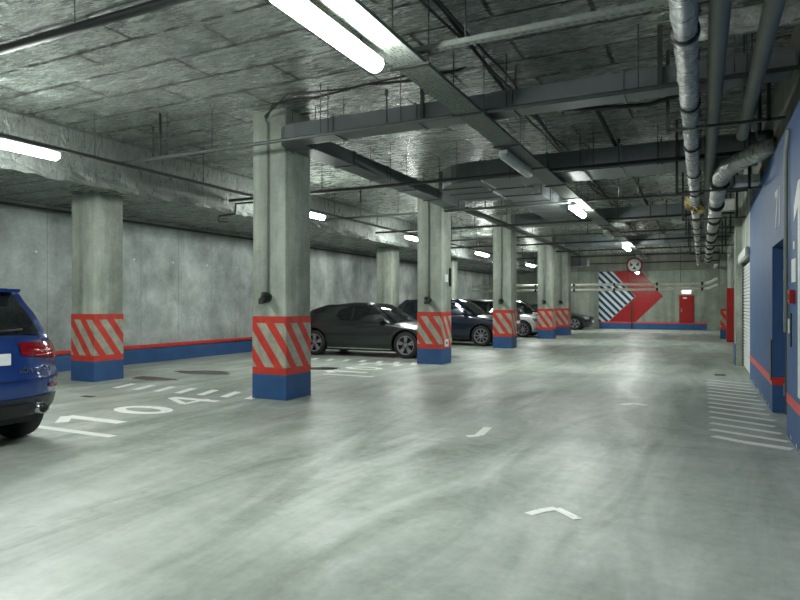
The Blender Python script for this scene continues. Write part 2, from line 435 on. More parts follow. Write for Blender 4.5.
# cables on ceiling
for (x, lab) in ((-2.28, 'thick black cable bundle running along the ceiling beside the tray'),):
    t = thing('cable_bundle', lab, 'cable', (x, 0, ZC-.06))
    for k in range(4):
        bm = bmesh.new(); pts = []
        for j in range(70):
            y = YB+.5+j*.6
            pts.append((.045*k-.08+.035*math.sin(y*1.1+2*k)+.02*math.sin(y*.4), y, -.07*abs(math.sin(y*.9+k*.7))-.0))
        tube(bm, pts, .016, 6); fin(bm, 'cable', M['black'], t, None, True)
def loose(pts, r, label):
    tag(tb('cable', M['black'], pts, r, None, 8), label, 'cable')
loose([(-5.95, 7.62, 4.3), (-5.6, 7.3, 4.36), (-4.8, 7.25, 4.33), (-4.0, 7.2, 4.37), (-3.2, 7.25, 4.32), (-2.6, 7.2, 4.36)], .016, 'black cable from the large near column top to the tray')
loose([(-5.9, 7.5, 4.28), (-5.2, 7.1, 4.38), (-4.2, 7.05, 4.30), (-3.3, 7.15, 4.37), (-2.7, 7.1, 4.30)], .013, 'thinner sagging black cable near top of the near column')
loose([(-2.2, 8.6, 4.2), (-1.4, 8.5, 4.05), (-.6, 8.5, 4.0), (.0, 8.5, 4.12), (.7, 8.5, 4.2)], .03, 'sagging black hose behind the first duct, right of the tray')
loose([(-2.1, 8.75, 4.28), (-1.2, 8.7, 4.22), (-.3, 8.7, 4.2), (.7, 8.7, 4.25)], .022, 'upper black hose behind the first duct')

# ------------------------------------------------------------ ducts
def duct(label, path, wd, z0, z1, ribs=1.25, rods=True, name='air_duct'):
    """path: list of (x,y) centre points; corners rounded"""
    t = thing(name, label, 'duct', (path[0][0], path[0][1], z0))
    ox, oy = path[0]
    P = [Vector((a-ox, b-oy)) for a, b in path]; pts = [P[0]]
    for i in range(1, len(P)-1):
        d0 = (P[i]-P[i-1]).normalized(); d1 = (P[i+1]-P[i]).normalized(); r = wd/2+.06
        a = P[i]-d0*r; b = P[i]+d1*r; c = a+d1*r
        for k in range(9):
            th = PI/2*k/8; pts.append(c - d1*r*math.cos(th) + d0*r*math.sin(th))
    pts.append(P[-1]); bm = bmesh.new(); R = []; h = z1-z0
    for i, p in enumerate(pts):
        d = (pts[min(i+1, len(pts)-1)]-pts[max(i-1, 0)]).normalized(); nn = Vector((-d.y, d.x))*wd/2
        R.append([bm.verts.new((q.x, q.y, z)) for q, z in ((p+nn, 0), (p-nn, 0), (p-nn, h), (p+nn, h))])
    for i in range(len(R)-1):
        for k in range(4): bm.faces.new((R[i][k], R[i][(k+1) % 4], R[i+1][(k+1) % 4], R[i+1][k]))
    bm.faces.new(R[0]); bm.faces.new(R[-1][::-1]); fin(bm, 'duct_body', M['galv'], t)
    for i in range(len(P)-1):
        L = (P[i+1]-P[i]).length; d = (P[i+1]-P[i]).normalized(); n = max(1, int(L/ribs))
        for k in range(n+1):
            s = (k+.3)*ribs
            if s > L-.3: continue
            c = P[i]+d*s; e = .018
            bm = bmesh.new()
            if abs(d.x) > .5: bx(bm, c.x-.018, c.x+.018, c.y-wd/2-e, c.y+wd/2+e, -e, h+e)
            else: bx(bm, c.x-wd/2-e, c.x+wd/2+e, c.y-.018, c.y+.018, -e, h+e)
            fin(bm, 'flange', M['galv'], t)
            if rods and k % 2 == 0:
                nn = Vector((-d.y, d.x))*(wd/2+.03)
                for q in (c+nn, c-nn): tb('hanger_rod', M['dark'], [(q.x+.05*d.x, q.y+.05*d.y, -.03), (q.x+.05*d.x, q.y+.05*d.y, ZC-z0)], .008, t, 6)
    return t
duct('long grey air duct crossing above, turning away at the near column', [(.84, 7.4), (-5.42, 7.4), (-5.42, 14.5)], .36, 3.79, 4.01)
duct('wide second air duct crossing behind the unlit tube lamp', [(.84, 11.45), (-4.3, 11.45), (-4.3, 13.2)], .9, 3.76, 4.12, .62)
duct('air duct branch running away from the wide second duct', [(-3.45, 11.95), (-3.45, 17.7)], .8, 3.80, 4.08, .9)
duct('far air duct crossing in front of the third row of pipes', [(.9, 18.2), (-4.9, 18.2)], .8, 3.8, 4.1, .9)
duct('farthest broad air duct crossing before the round sign', [(.9, 25.6), (-4.9, 25.6)], .8, 3.75, 4.1, .9)
duct('small dark duct on left of the far ceiling near last column', [(-6.9, 30.9), (-4.9, 30.9)], .7, 3.3, 3.65, .7)
t = thing('short_duct', 'short pale duct stub between foil pipe and blue wall', 'duct', (.5, 11.7, 3.42))
box('duct_body', M['dirtywhite'], (0, .36, -.2, .3, 0, .14), t, .01); box('flange', M['galv'], (-.02, .0, -.22, .32, -.02, .16), t)
tag(box('junction_box', M['dirtywhite'], (.46, .735, 16.9, 17.2, 3.72, 4.0), bevel=.01), 'pale junction box up beside the angled foil pipe', 'box')

# ------------------------------------------------------------ pipes across the ceiling
GS = 'thin sprinkler pipes crossing the ceiling'
def cross(y, z, x0, x1, r, label, mat='sprink', rods=(), drops=(), grp=GS, top=ZC):
    t = thing('sprinkler_pipe', label, 'pipe', (x0, y, z), 0, grp)
    tb('pipe', M[mat], [(0, 0, 0), (x1-x0, 0, 0)], r, t, 10)
    for x in rods: tb('hanger_rod', M['dark'], [(x-x0, 0, r), (x-x0, 0, top-z)], .007, t, 6)
    for x, h in drops: tb('sprinkler_head', M['dark'], [(x-x0, 0, 0), (x-x0, 0, h*.8), (x-x0, 0, h)], [.012, .012, .028], t, 8)
    return t
cross(3.69, 3.9, -9.3, .8, .042, 'thick dark pipe crossing top left corner nearest the camera', 'dark', (-8, -5, -2, .3), grp='near dark pipe')
cross(7.03, 3.73, -8.4, .84, .026, 'sprinkler pipe crossing just in front of the large near column', 'sprink', (-7.4, -6.5, -4.6, -3.4, -.6, .3), ((-7.7, .5), (-3.6, .45)))
cross(10.6, 3.73, -9.3, .84, .03, 'dark sprinkler pipe crossing just before the wide second duct', 'dark', (-8, -6.9, -5.0, -4, -1.6, 0), ((-6.0, -.28), (-1.2, .4)))
cross(14.1, 3.73, -9.3, .84, .03, 'sprinkler pipe crossing level with the second striped column', 'sprink', (-8, -6.9, -4.2, -3, -1.6, 0), ((-4.6, .4), (-1.2, .4)))
cross(17.4, 3.73, -9.3, .9, .03, 'sprinkler pipe crossing just before the far air duct', 'dark', (-8, -6, -4, -2, 0), ((-3.3, .35), (-.8, .4)))
cross(20.7, 3.73, -9.3, .9, .03, 'sprinkler pipe crossing level with the third striped column', 'sprink', (-8, -6.5, -4, -2, 0), ((-3.3, .35),))
cross(23.4, 3.73, -9.3, .9, .03, 'dark sprinkler pipe crossing between third and fourth columns', 'dark', (-8, -6.5, -4, -2, 0), ((-1.3, .35),))
cross(27.0, 3.73, -9.3, .9, .03, 'sprinkler pipe crossing level with the round sign', 'dark', (-8, -6.5, -4, -2, 0), ((-3.3, .35),))
cross(30.4, 3.73, -9.3, .9, .03, 'sprinkler pipe crossing just behind the round sign', 'dark', (-8, -6.5, -4, -2, 0))
cross(34.0, 3.6, -9.3, .9, .03, 'farthest sprinkler pipe crossing near the mural wall', 'dark', (-8, -6.5, -4, -2, 0))
# bent sprinkler drop at left
t = thing('sprinkler_branch', 'bent thin pipe stepping down beside the near column at left', 'pipe', (-9.3, 10.6, 3.5))
tb('pipe', M['dark'], [(1.6, .06, .16), (.12, .06, .16), (.1, .06, -.06), (-.35, .06, -.08)], .022, t, 8)
tb('pipe', M['dark'], [(-.35, .06, -.08), (-.36, .06, -.2), (-.1, .06, -.22)], .018, t, 8)
# rail carrying left lamps
t = thing('lamp_rail', 'long dark rail carrying the left row of lamps', 'rail', (-8.35, 0, 3.68))
box('rail', M['dark'], (-.03, .03, YB+.2, 36, 0, .04), t)
for k in range(18):
    y = -5+2.3*k; tb('hanger_rod', M['dark'], [(0, y, .03), (0, y, ZC-3.68)], .007, t, 6)
t = thing('wall_pipe', 'dark thin pipe running along the top of the left wall', 'pipe', (XL+.25, 0, 3.42))
tb('pipe', M['dark'], [(0, YB+.2, 0), (0, YF-.2, 0)], .03, t, 8)
for k in range(12): tb('hanger_rod', M['dark'], [(0, -5+3.6*k, .02), (0, -5+3.6*k, .13)], .008, t, 6)
# rail after duct
t = thing('ceiling_rail', 'narrow dark rail continuing behind the second striped column', 'rail', (-5.3, 14.6, 3.8))
box('rail', M['dark'], (-.09, .09, 0, 17.5, 0, .08), t)
for k in range(6): tb('hanger_rod', M['dark'], [(0, .5+3.2*k, .05), (0, .5+3.2*k, ZC-3.8)], .008, t, 6)
t = thing('ceiling_rail', 'thin dark pipe running away right of the cable tray', 'rail', (-1.35, 9, 4.25))
tb('rail', M['dark'], [(0, 0, 0), (0, 25, 0)], .035, t, 8)
for k in range(7): tb('hanger_rod', M['dark'], [(0, .5+3.6*k, .0), (0, .5+3.6*k, ZC-4.25)], .008, t, 6)
# vertical thick hanger in duct 1 and stray rod
tag(tb('hanging_rod', M['dark'], [(-7.55, 7.03, 3.76), (-7.55, 7.03, 4.42)], .022, None, 8), 'thick dark vertical rod hanging left of the near column', 'rod')
tag(box('hanging_strut', M['dark'], (-.42, -.37, 7.13, 7.19, 3.75, 4.42)), 'dark vertical strut holding the first duct near foil pipe', 'strut')
tag(box('hanging_strut', M['dark'], (-3.18, -3.14, 7.13, 7.18, 3.75, 4.30)), 'dark vertical strut on the first duct left of the tray', 'strut')
# transverse slotted channel
def slot_mat():
    t = NT('slotted_steel'); v = t.coord(); x, y, z = t.sep(v)
    k = t.math('MULTIPLY', t.math('LESS_THAN', t.math('FRACT', t.math('DIVIDE', x, .072)), .5), t.math('LESS_THAN', t.math('ABSOLUTE', y), .011))
    t.set(Base_Color=t.mix(k, lin((112, 118, 114)), g(.02)), Roughness=.45, Metallic=.3); return t.m
t = thing('slotted_channel', 'pale slotted steel channel sloping across top right of the tray', 'channel', (-2.38, 5.2, 3.76))
box('channel', slot_mat(), (0, 3.2, -.035, .035, 0, .01), t); box('lip', M['tray'], (0, 3.2, -.04, -.035, -.0, .045), t)

for x in (.5, 1.8, 3.0): tb('hanger_rod', M['dark'], [(x, 0, 0), (x, 0, ZC-3.76)], .007, t, 6)

# ------------------------------------------------------------ big pipes at the right
def foilpipe(name, label, pts, r, mat, bands, parentgrp=None, wob=.06):
    t = thing(name, label, 'pipe', pts[0])
    o = Vector(pts[0]); P = [Vector(p)-o for p in pts]
    fine = []
    for i in range(len(P)-1):
        n = max(1, int((P[i+1]-P[i]).length/.12))
        for k in range(n): fine.append(P[i].lerp(P[i+1], k/n))
    fine.append(P[-1])
    rr = [r*(1+random.uniform(-wob, wob)) for _ in fine]
    bm = bmesh.new(); tube(bm, fine, rr, 18, True, wob*1.1)
    fin(bm, 'pipe', mat, t, None, True)
    return t
t = foilpipe('foil_wrapped_pipe', 'straight foil wrapped pipe with dark clamps overhead at right', [(-.11, YB+.3, 3.57), (-.11, 36, 3.57)], .09, M['foil'], [])
for k in range(16):
    y = 5.3+1.9*k-(-7+.3)
    tb('clamp', M['black'], [(0, y-.03, 0), (0, y+.03, 0)], .108, t, 16)
    if clear(y+YB+.3): tb('hanger_rod', M['dark'], [(0, y, .1), (0, y, ZC-3.57)], .008, t, 6)
foilpipe('foil_wrapped_duct', 'crinkled foil duct crossing high up before the first duct at right', [(-.02, 6.5, 4.06), (.855, 6.5, 4.06)], .11, M['foil'], [], wob=.09)
# stained wrap
bm = bmesh.new(); bmesh.ops.create_icosphere(bm, subdivisions=3, radius=.2)
for v in bm.verts:
    v.co *= .8+random.uniform(-.25, .3)+.25*math.sin(9*v.co.x+7*v.co.z); v.co.y *= 1.5; v.co.x -= .5*v.co.z
tag(fin(bm, 'torn_wrap', M['yellow'], None, (-.15, 14.6, 3.52)), 'torn yellowish insulation hanging around the straight foil pipe', 'insulation')
t = foilpipe('grey_pipe', 'smooth grey pipe overhead between the foil pipe and the wall', [(.125, YB+.3, 3.62), (.125, 20.5, 3.62)], .075, M['greypipe'], [], wob=0)
for k in (0, 1, 2, 4): tb('hanger_rod', M['dark'], [(0, 12.6+3*k, .07), (0, 12.6+3*k, ZC-3.62)], .008, t, 6)
t = foilpipe('grey_pipe', 'smooth grey pipe overhead nearest the blue wall', [(.47, YB+.3, 3.6), (.47, 9.0, 3.6), ], .07, M['greypipe'], [], wob=0)
for k in range(3): tb('hanger_rod', M['dark'], [(0, 8+3*k, .06), (0, 8+3*k, ZC-3.6)], .008, t, 6)
P4 = [(.855, 9.55, 3.58), (.38, 10.30, 3.47), (.31, 10.65, 3.44), (.27, 11.2, 3.44), (.27, 32, 3.44)]
t = foilpipe('foil_wrapped_pipe', 'thick foil wrapped pipe bending from the wall then running away', P4, .125, M['foil'], [], wob=.07)
for k in range(9):
    y = 1.6+2.4*k
    tb('clamp', M['black'], [(.27-.855, y-.03, -.18), (.27-.855, y+.03, -.18)], .145, t, 16)
    if clear(y+9.55): tb('hanger_rod', M['dark'], [(.27-.855, y, -.1), (.27-.855, y, ZC-3.62)], .008, t, 6)
# struts across the right pipes
for k, lab in enumerate(['nearest', 'second', 'third', 'fourth', 'fifth', 'sixth']):
    y = 7.9+3.35*k
    if k == 1: y = 10.93
    if k == 3: y = 17.7
    if k == 5: y = 24.6
    t = thing('pipe_support', 'dark strut frame under the right pipes, %s from the camera' % lab, 'support', (-.35, y, 0), 0, 'struts under the right pipes')
    zz = 3.50 if k == 0 else (3.27 if k > 1 else 3.26)
    box('crossbar', M['dark'], (0, 1.18 if k < 3 else 1.3, -.02, .02, zz-.03, zz), t)
    box('upright', M['dark'], (-.02, .02, -.02, .02, zz-.03, ZC), t)
    box('upright', M['dark'], (1.0, 1.04, -.02, .02, zz-.03, ZC), t)
# black valve + conduit on near right wall
t = thing('valve', 'black pipe valve where the foil pipe meets the blue wall', 'valve', (.76, 9.35, 3.66))
tb('body', M['black'], [(-.1, 0, 0), (.08, 0, 0)], .06, t, 14); tb('riser', M['black'], [(-.08, 0, 0), (-.08, .0, .76)], .035, t, 10)
tag(tb('wall_conduit', M['conduit'], [(.83, 7.9, 1.15), (.83, 7.9, 3.1), (.83, 7.7, 3.3)], .022, None, 8), 'thin pale vertical conduit beside the blue door recess', 'conduit')
# stuff on near right wall
t = thing('wall_number', 'tall white painted numeral 1 on the blue wall at right edge', 'sign', (XR-.006, 7.1, 0))
bm = bmesh.new()
poly(bm, [(0, .08, .54), (0, -.05, .54), (0, -.05, 2.66), (0, .08, 2.66)], .004, (1, 0, 0))
poly(bm, [(0, .08, 2.66), (0, .08, 2.42), (0, .36, 2.30), (0, .36, 2.46)], .004, (1, 0, 0))
fin(bm, 'numeral', M['white'], t)
t = thing('wall_number', 'pale worn number 71 painted above the door recess', 'sign', (XR-.004, 8.95, 2.62))
o = text('numeral', '71', .68, M['dirtywhite'], t); o.rotation_euler = (PI/2, 0, -PI/2)
tag(box('notice', M['white'], (XR-.006, XR, 7.36, 7.66, 1.68, 1.92)), 'white notice on blue wall beside the tall numeral 1', 'notice')
t = thing('fire_call_point', 'small red call point box under the white notice', 'alarm', (XR, 7.5, 1.55))
box('case', M['redoor'], (-.05, 0, -.09, .09, -.09, .05), t, .006); box('button', M['black'], (-.054, -.05, -.035, .035, -.05, .01), t)
t = thing('small_label', 'tiny pale label on blue wall above the white notice', 'label', (XR, 7.5, 2.02))
box('plate', M['dirtywhite'], (-.004, 0, -.05, .05, 0, .08), t)
t = thing('door_intercom', 'narrow pale handle below the red call point', 'handle', (XR, 7.72, 1.2))
box('plate', M['dark'], (-.012, 0, -.05, .05, -.2, .16), t, .004); box('grip', M['white'], (-.03, -.012, -.02, .02, -.06, .1), t, .006)

# right far: red cabinet, exit door
t = thing('fire_cabinet', 'tall red cabinet projecting from the right wall by the shutter', 'cabinet', (.88, 26.8, 0))
box('body', M['redoor'], (0, .4, 0, .5, .02, 2.08), t, .01)
box('door', M['redoor'], (.02, .38, -.025, 0, .06, 2.03), t, .006)
box('hose_slot', M['black'], (.28, .37, -.03, -.025, 1.35, 1.8), t); box('latch', M['alloy'], (.25, .27, -.045, -.025, .9, 1.8), t)
t = thing('metal_door', 'small red metal door in the far wall right of the mural', 'door', (-.745, YF-.02, .42))
box('leaf', M['redoor'], (-.34, .34, -.03, 0, 0, 1.52), t, .008); box('handle', M['alloy'], (-.29, -.23, -.06, -.03, .6, .8), t); box('frame', M['redoor'], (-.38, .38, -.012, .0, -.03, 1.57), t)
box('door_plate', M['white'], (-.18, .02, -.035, -.03, 1.36, 1.44), t)
t = thing('exit_sign', 'small white lit exit sign box above the red door', 'sign', (-.745, YF-.04, 2.1))
box('case', emit('exit_white', (1, 1, .95, 1), .9), (-.22, .22, -.05, .03, 0, .17), t, .006)

# mural
t = thing('wall_mural', 'red arrow and navy striped mural painted on the far wall', 'mural', (0, YF-.006, 0))
u2x = lambda px: YF*((px-400)/620*.8996-.4368)/(.8996+(px-400)/620*.4368)
def mp(px, py):
    u = (px-400)/620; D = YF/(.8996+u*.4368); return (u2x(px), 0, 1.45+(304-py)/620*D)
z0, z1 = .43, 3.42
bm = bmesh.new(); tip = mp(636, 296); otip = mp(663, 295.5); zc = tip[2]
L = mp(597, 300)[0]; xa = mp(609, 300)[0]; xb = mp(613, 300)[0]
poly(bm, [(tip[0], 0, zc), (xa, 0, z0), (mp(636, 300)[0], 0, z0), (otip[0], 0, zc), (mp(641, 300)[0], 0, z1), (xb, 0, z1)], .004, (0, 1, 0))
fin(bm, 'red_chevron', M['redoor'], t)
mt = NT('diagonal_stripes'); v = mt.coord(); x, y, z = mt.sep(v)
fr = mt.math('FRACT', mt.math('DIVIDE', mt.math('ADD', mt.math('MULTIPLY', x, 1.02), mt.math('ADD', z, 20.1)), .43))
mt.set(Base_Color=mt.mix(mt.math('LESS_THAN', fr, .5), lin((24, 46, 66)), lin((196, 208, 218))), Roughness=.6)
bm = bmesh.new(); poly(bm, [(L, 0, z0), (xa-.05, 0, z0), (tip[0]-.05, 0, zc), (xb-.06, 0, z1), (L, 0, z1)], .004, (0, 1, 0))
fin(bm, 'striped_panel', mt.m, t)
tag(box('floor_post', M['dark'], (mp(632, 300)[0]-.03, mp(632, 300)[0]+.03, YF-.12, YF-.05, .0, 1.62)), 'thin dark vertical pipe in front of the mural', 'pipe')

# double pale pipes in front of mural
for z, lab in ((2.46, 'upper pale pipe crossing in front of the mural'), (2.2, 'lower pale pipe crossing in front of the mural')):
    yy = 33.0; t = thing('water_pipe', lab, 'pipe', (-11.5, yy, z), 0, 'pale pipes before the mural')
    tb('pipe', M['palepipe'], [(0, 0, 0), (11.65, 0, 0), (11.85, -.2, 0.03), (12.1, -3.0, .1)], .065, t, 10)
    for k in range(6): tb('coupling', M['dark'], [(1.5+2*k, 0, 0), (1.6+2*k, 0, 0)], .08, t, 10)
    if z > 2.4:
        for k in range(5): tb('hanger_rod', M['dark'], [(1+2.4*k, 0, 0), (1+2.4*k, 0, ZC-z if -11.5+1+2.4*k > XS else ZL-z)], .012, t, 6)

# round sign
t = thing('round_sign', 'round red rimmed prohibition sign hanging before the mural', 'sign', (-2.56, 28.2, 3.13))
tb('rim', M['redoor'], [(0, .0, 0), (0, .02, 0)], .33, t, 36); tb('disc', M['white'], [(0, -.006, 0), (0, .0, 0)], .27, t, 36)
bm = bmesh.new()
for a, s in ((PI, 1), (0, 1), (-PI/2, .9)):
    poly(bm, [(.05*math.cos(a), -.009, .05*math.sin(a)), (.19*math.cos(a-.5), -.009, .19*math.sin(a-.5)+(.04 if a != -PI/2 else 0)), (.2*math.cos(a+.5), -.009, .2*math.sin(a+.5)+(.04 if a != -PI/2 else 0))], .002, (0, 1, 0))
fin(bm, 'symbol', M['black'], t)
tb('hanger', M['dark'], [(0, .01, .3), (0, .01, zt-3.13-.022)], .015, t, 6)

# ------------------------------------------------------------ floor paint
def fmark(name, parent, quads, mat='dirtywhite', z=.0025):
    bm = bmesh.new()
    for i, q in enumerate(quads): poly(bm, [(a, b, z+(.0006*(i % 4) if len(quads) < 8 else 0)) for a, b in q])
    return fin(bm, name, M[mat], parent)
def worn():
    t = NT('worn_floor_paint'); v = t.coord(); n = t.noise(v, 7, 7, .7); n2 = t.noise(v, 1.5, 4)
    f = t.math('ADD', t.math('MULTIPLY', n, .7), t.math('MULTIPLY', n2, .3))
    t.set(Base_Color=t.ramp(f, [(.36, lin((160, 166, 158))), (.42, lin((240, 242, 236)))]), Roughness=.45); return t.m
M['worn'] = worn()
for (Y, n, lab) in ((7.8, 7, 'row of short white floor dashes beside the near column'), (13.85, 7, 'row of short white floor dashes in front of black sedan')):
    t = thing('dashed_line', lab, 'floor marking', (-9.3, Y, 0), 0, 'dash rows between columns')
    for k in range(n):
        x = k*.485
        fmark('dash', t, [[(x+.08, -.29), (x+.24, -.29), (x+.04, .29), (x-.12, .29)]], 'worn')
def seg(a, b, w):
    a = Vector(a); b = Vector(b); d = (b-a).normalized(); n = Vector((-d.y, d.x))*w/2
    return [tuple(a+n), tuple(a-n), tuple(b-n), tuple(b+n)]
def ring(cx, cy, rx, ry, w, n=28):
    q = []
    for k in range(n):
        a, b = 2*PI*k/n, 2*PI*(k+1)/n
        q.append([(cx+rx*math.cos(a), cy+ry*math.sin(a)), (cx+rx*math.cos(b), cy+ry*math.sin(b)), (cx+(rx-w)*math.cos(b), cy+(ry-w)*math.sin(b)), (cx+(rx-w)*math.cos(a), cy+(ry-w)*math.sin(a))])
    return q
for dy, last, lab in ((0, '4', 'white parking number 104 on floor behind the blue SUV'), (6.2, '3', 'white parking number 103 on floor before the black sedan')):
    t = thing('parking_number', lab, 'floor marking', (-7.2, 5.3+dy, 0))
    fmark('digit', t, [seg((-.2, .05), (.82, .05), .16), seg((-.2, .05), (.14, -.27), .15)], 'worn')
    fmark('digit', t, ring(.3, .83, .47, .29, .16), 'worn')
    if last == '4': fmark('digit', t, [seg((-.22, 1.84), (.7, 1.84), .15), seg((-.2, 1.8), (.42, 1.45), .1), seg((.42, 1.42), (.42, 1.95), .1)], 'worn')
    else: fmark('digit', t, [seg((-.2, 1.5), (-.2, 1.95), .12), seg((-.2, 1.9), (.75, 1.9), .12), seg((.25, 1.55), (.25, 1.9), .1), seg((.72, 1.5), (.72, 1.95), .12)], 'worn')
    l = thing('bay_line', 'white bay divider line %s' % ('beside the blue SUV exhaust' if dy == 0 else 'between the near column and second column'), 'floor marking', (-7.2, 4.74+dy, 0), 0, 'bay divider lines')
    fmark('line', l, [seg((.0, 0), (1.4, 0), .12)] if dy == 0 else [seg((.1, 0), (1.3, 0), .12)], 'worn')
t = thing('hatched_zone', 'white hatched walkway lines along the blue wall', 'floor marking', (.1, 7.65, 0))
fmark('stripe', t, [seg((.02, 0), (.3, -.2), .13), seg((.3, -.2), (.72, -.36), .15)], 'worn')
for k in range(13):
    y = .4+.44*k; fmark('stripe', t, [seg((0, y), (.73-.02*(k % 3), y-.38), .115)], 'worn')
def at(px, py):
    D = 1.45*620/(py-304); u = (px-400)/620; return (D*(-.4368+u*.8996), D*(.8996+u*.4368))
def wornpath(pts, w, lab):
    P = [at(*p) for p in pts]; c = P[0]; t = thing('worn_arrow', lab, 'floor marking', (c[0], c[1], 0))
    qs = []
    for a, b in zip(P, P[1:]): qs.append(seg((a[0]-c[0], a[1]-c[1]), (b[0]-c[0], b[1]-c[1]), w))
    fmark('paint', t, qs, 'worn')
wornpath([(528, 514), (540, 510.5), (556, 508), (578, 519)], .07, 'worn white arrowhead remnant on the floor, nearest of the driveway')
wornpath([(467, 436), (479, 435), (488, 427)], .10, 'short worn white mark on driveway left of centre')
wornpath([(622, 404.5), (633, 403), (646, 405)], .12, 'short curved white mark far along the driveway')
# oil / water stains and drains
def blot(name, px, py, rx, ry, mat, lab):
    x, y = at(px, py); bm = bmesh.new(); n = 64
    ph = random.random()*6
    poly(bm, [(rx*math.cos(2*PI*k/n)*(1+.18*math.sin(6*PI*k/n+ph)+.07*math.sin(22*PI*k/n)), ry*math.sin(2*PI*k/n)*(1+.2*math.cos(4*PI*k/n+ph)), .002) for k in range(n)])
    tag(fin(bm, name, mat, None, (x, y, 0)), lab, 'stain')
def wet():
    t = NT('damp_patch'); return t.set(Base_Color=lin((70, 72, 64)), Roughness=.18)
M['wet'] = wet()
blot('damp_patch', 152, 378, .55, .25, M['wet'], 'dark damp patch on floor right of the rear column')
blot('damp_patch', 205, 372, .7, .3, M['wet'], 'dark damp patch on floor by the left wall')
blot('damp_patch', 322, 368, .42, .3, M['wet'], 'dark damp patch on floor under the black sedan tail')
tag(box('floor_drain', M['dark'], (-.12, .12, -.05, .05, 0, .003), loc=(*at(88, 396), 0)), 'small dark drain slot in floor near rear column', 'drain')
tag(box('floor_drain', M['dark'], (-.1, .1, -.15, .15, 0, .003), loc=(*at(720, 374.5), 0)), 'dark drain cover on floor above the hatched lines', 'drain')

# ------------------------------------------------------------ cars
def interp(tab, x):
    if x <= tab[0][0]: return tab[0][1]
    for (a, va), (b, vb) in zip(tab, tab[1:]):
        if x <= b:
            s = (x-a)/(b-a); s2 = s*s*(3-2*s)*.5+s*.5
            return va+(vb-va)*s2
    return tab[-1][1]
def gridbox(fn, na, nb, nc):
    """surface of a unit cube grid mapped by fn(a,b,c) a,b in -1..1, c in 0..1"""
    bm = bmesh.new(); V = {}
    def v(i, j, k):
        if (i, j, k) not in V: V[(i, j, k)] = bm.verts.new(fn(-1+2*i/na, -1+2*j/nb, k/nc))
        return V[(i, j, k)]
    for i in range(na):
        for j in range(nb):
            for k in (0, nc): bm.faces.new((v(i, j, k), v(i+1, j, k), v(i+1, j+1, k), v(i, j+1, k)))
        for k in range(nc):
            for j in (0, nb): bm.faces.new((v(i, j, k), v(i+1, j, k), v(i+1, j, k+1), v(i, j, k+1)))
    for j in range(nb):
        for k in range(nc):
            for i in (0, na): bm.faces.new((v(i, j, k), v(i, j+1, k), v(i, j+1, k+1), v(i, j, k+1)))
    return bm
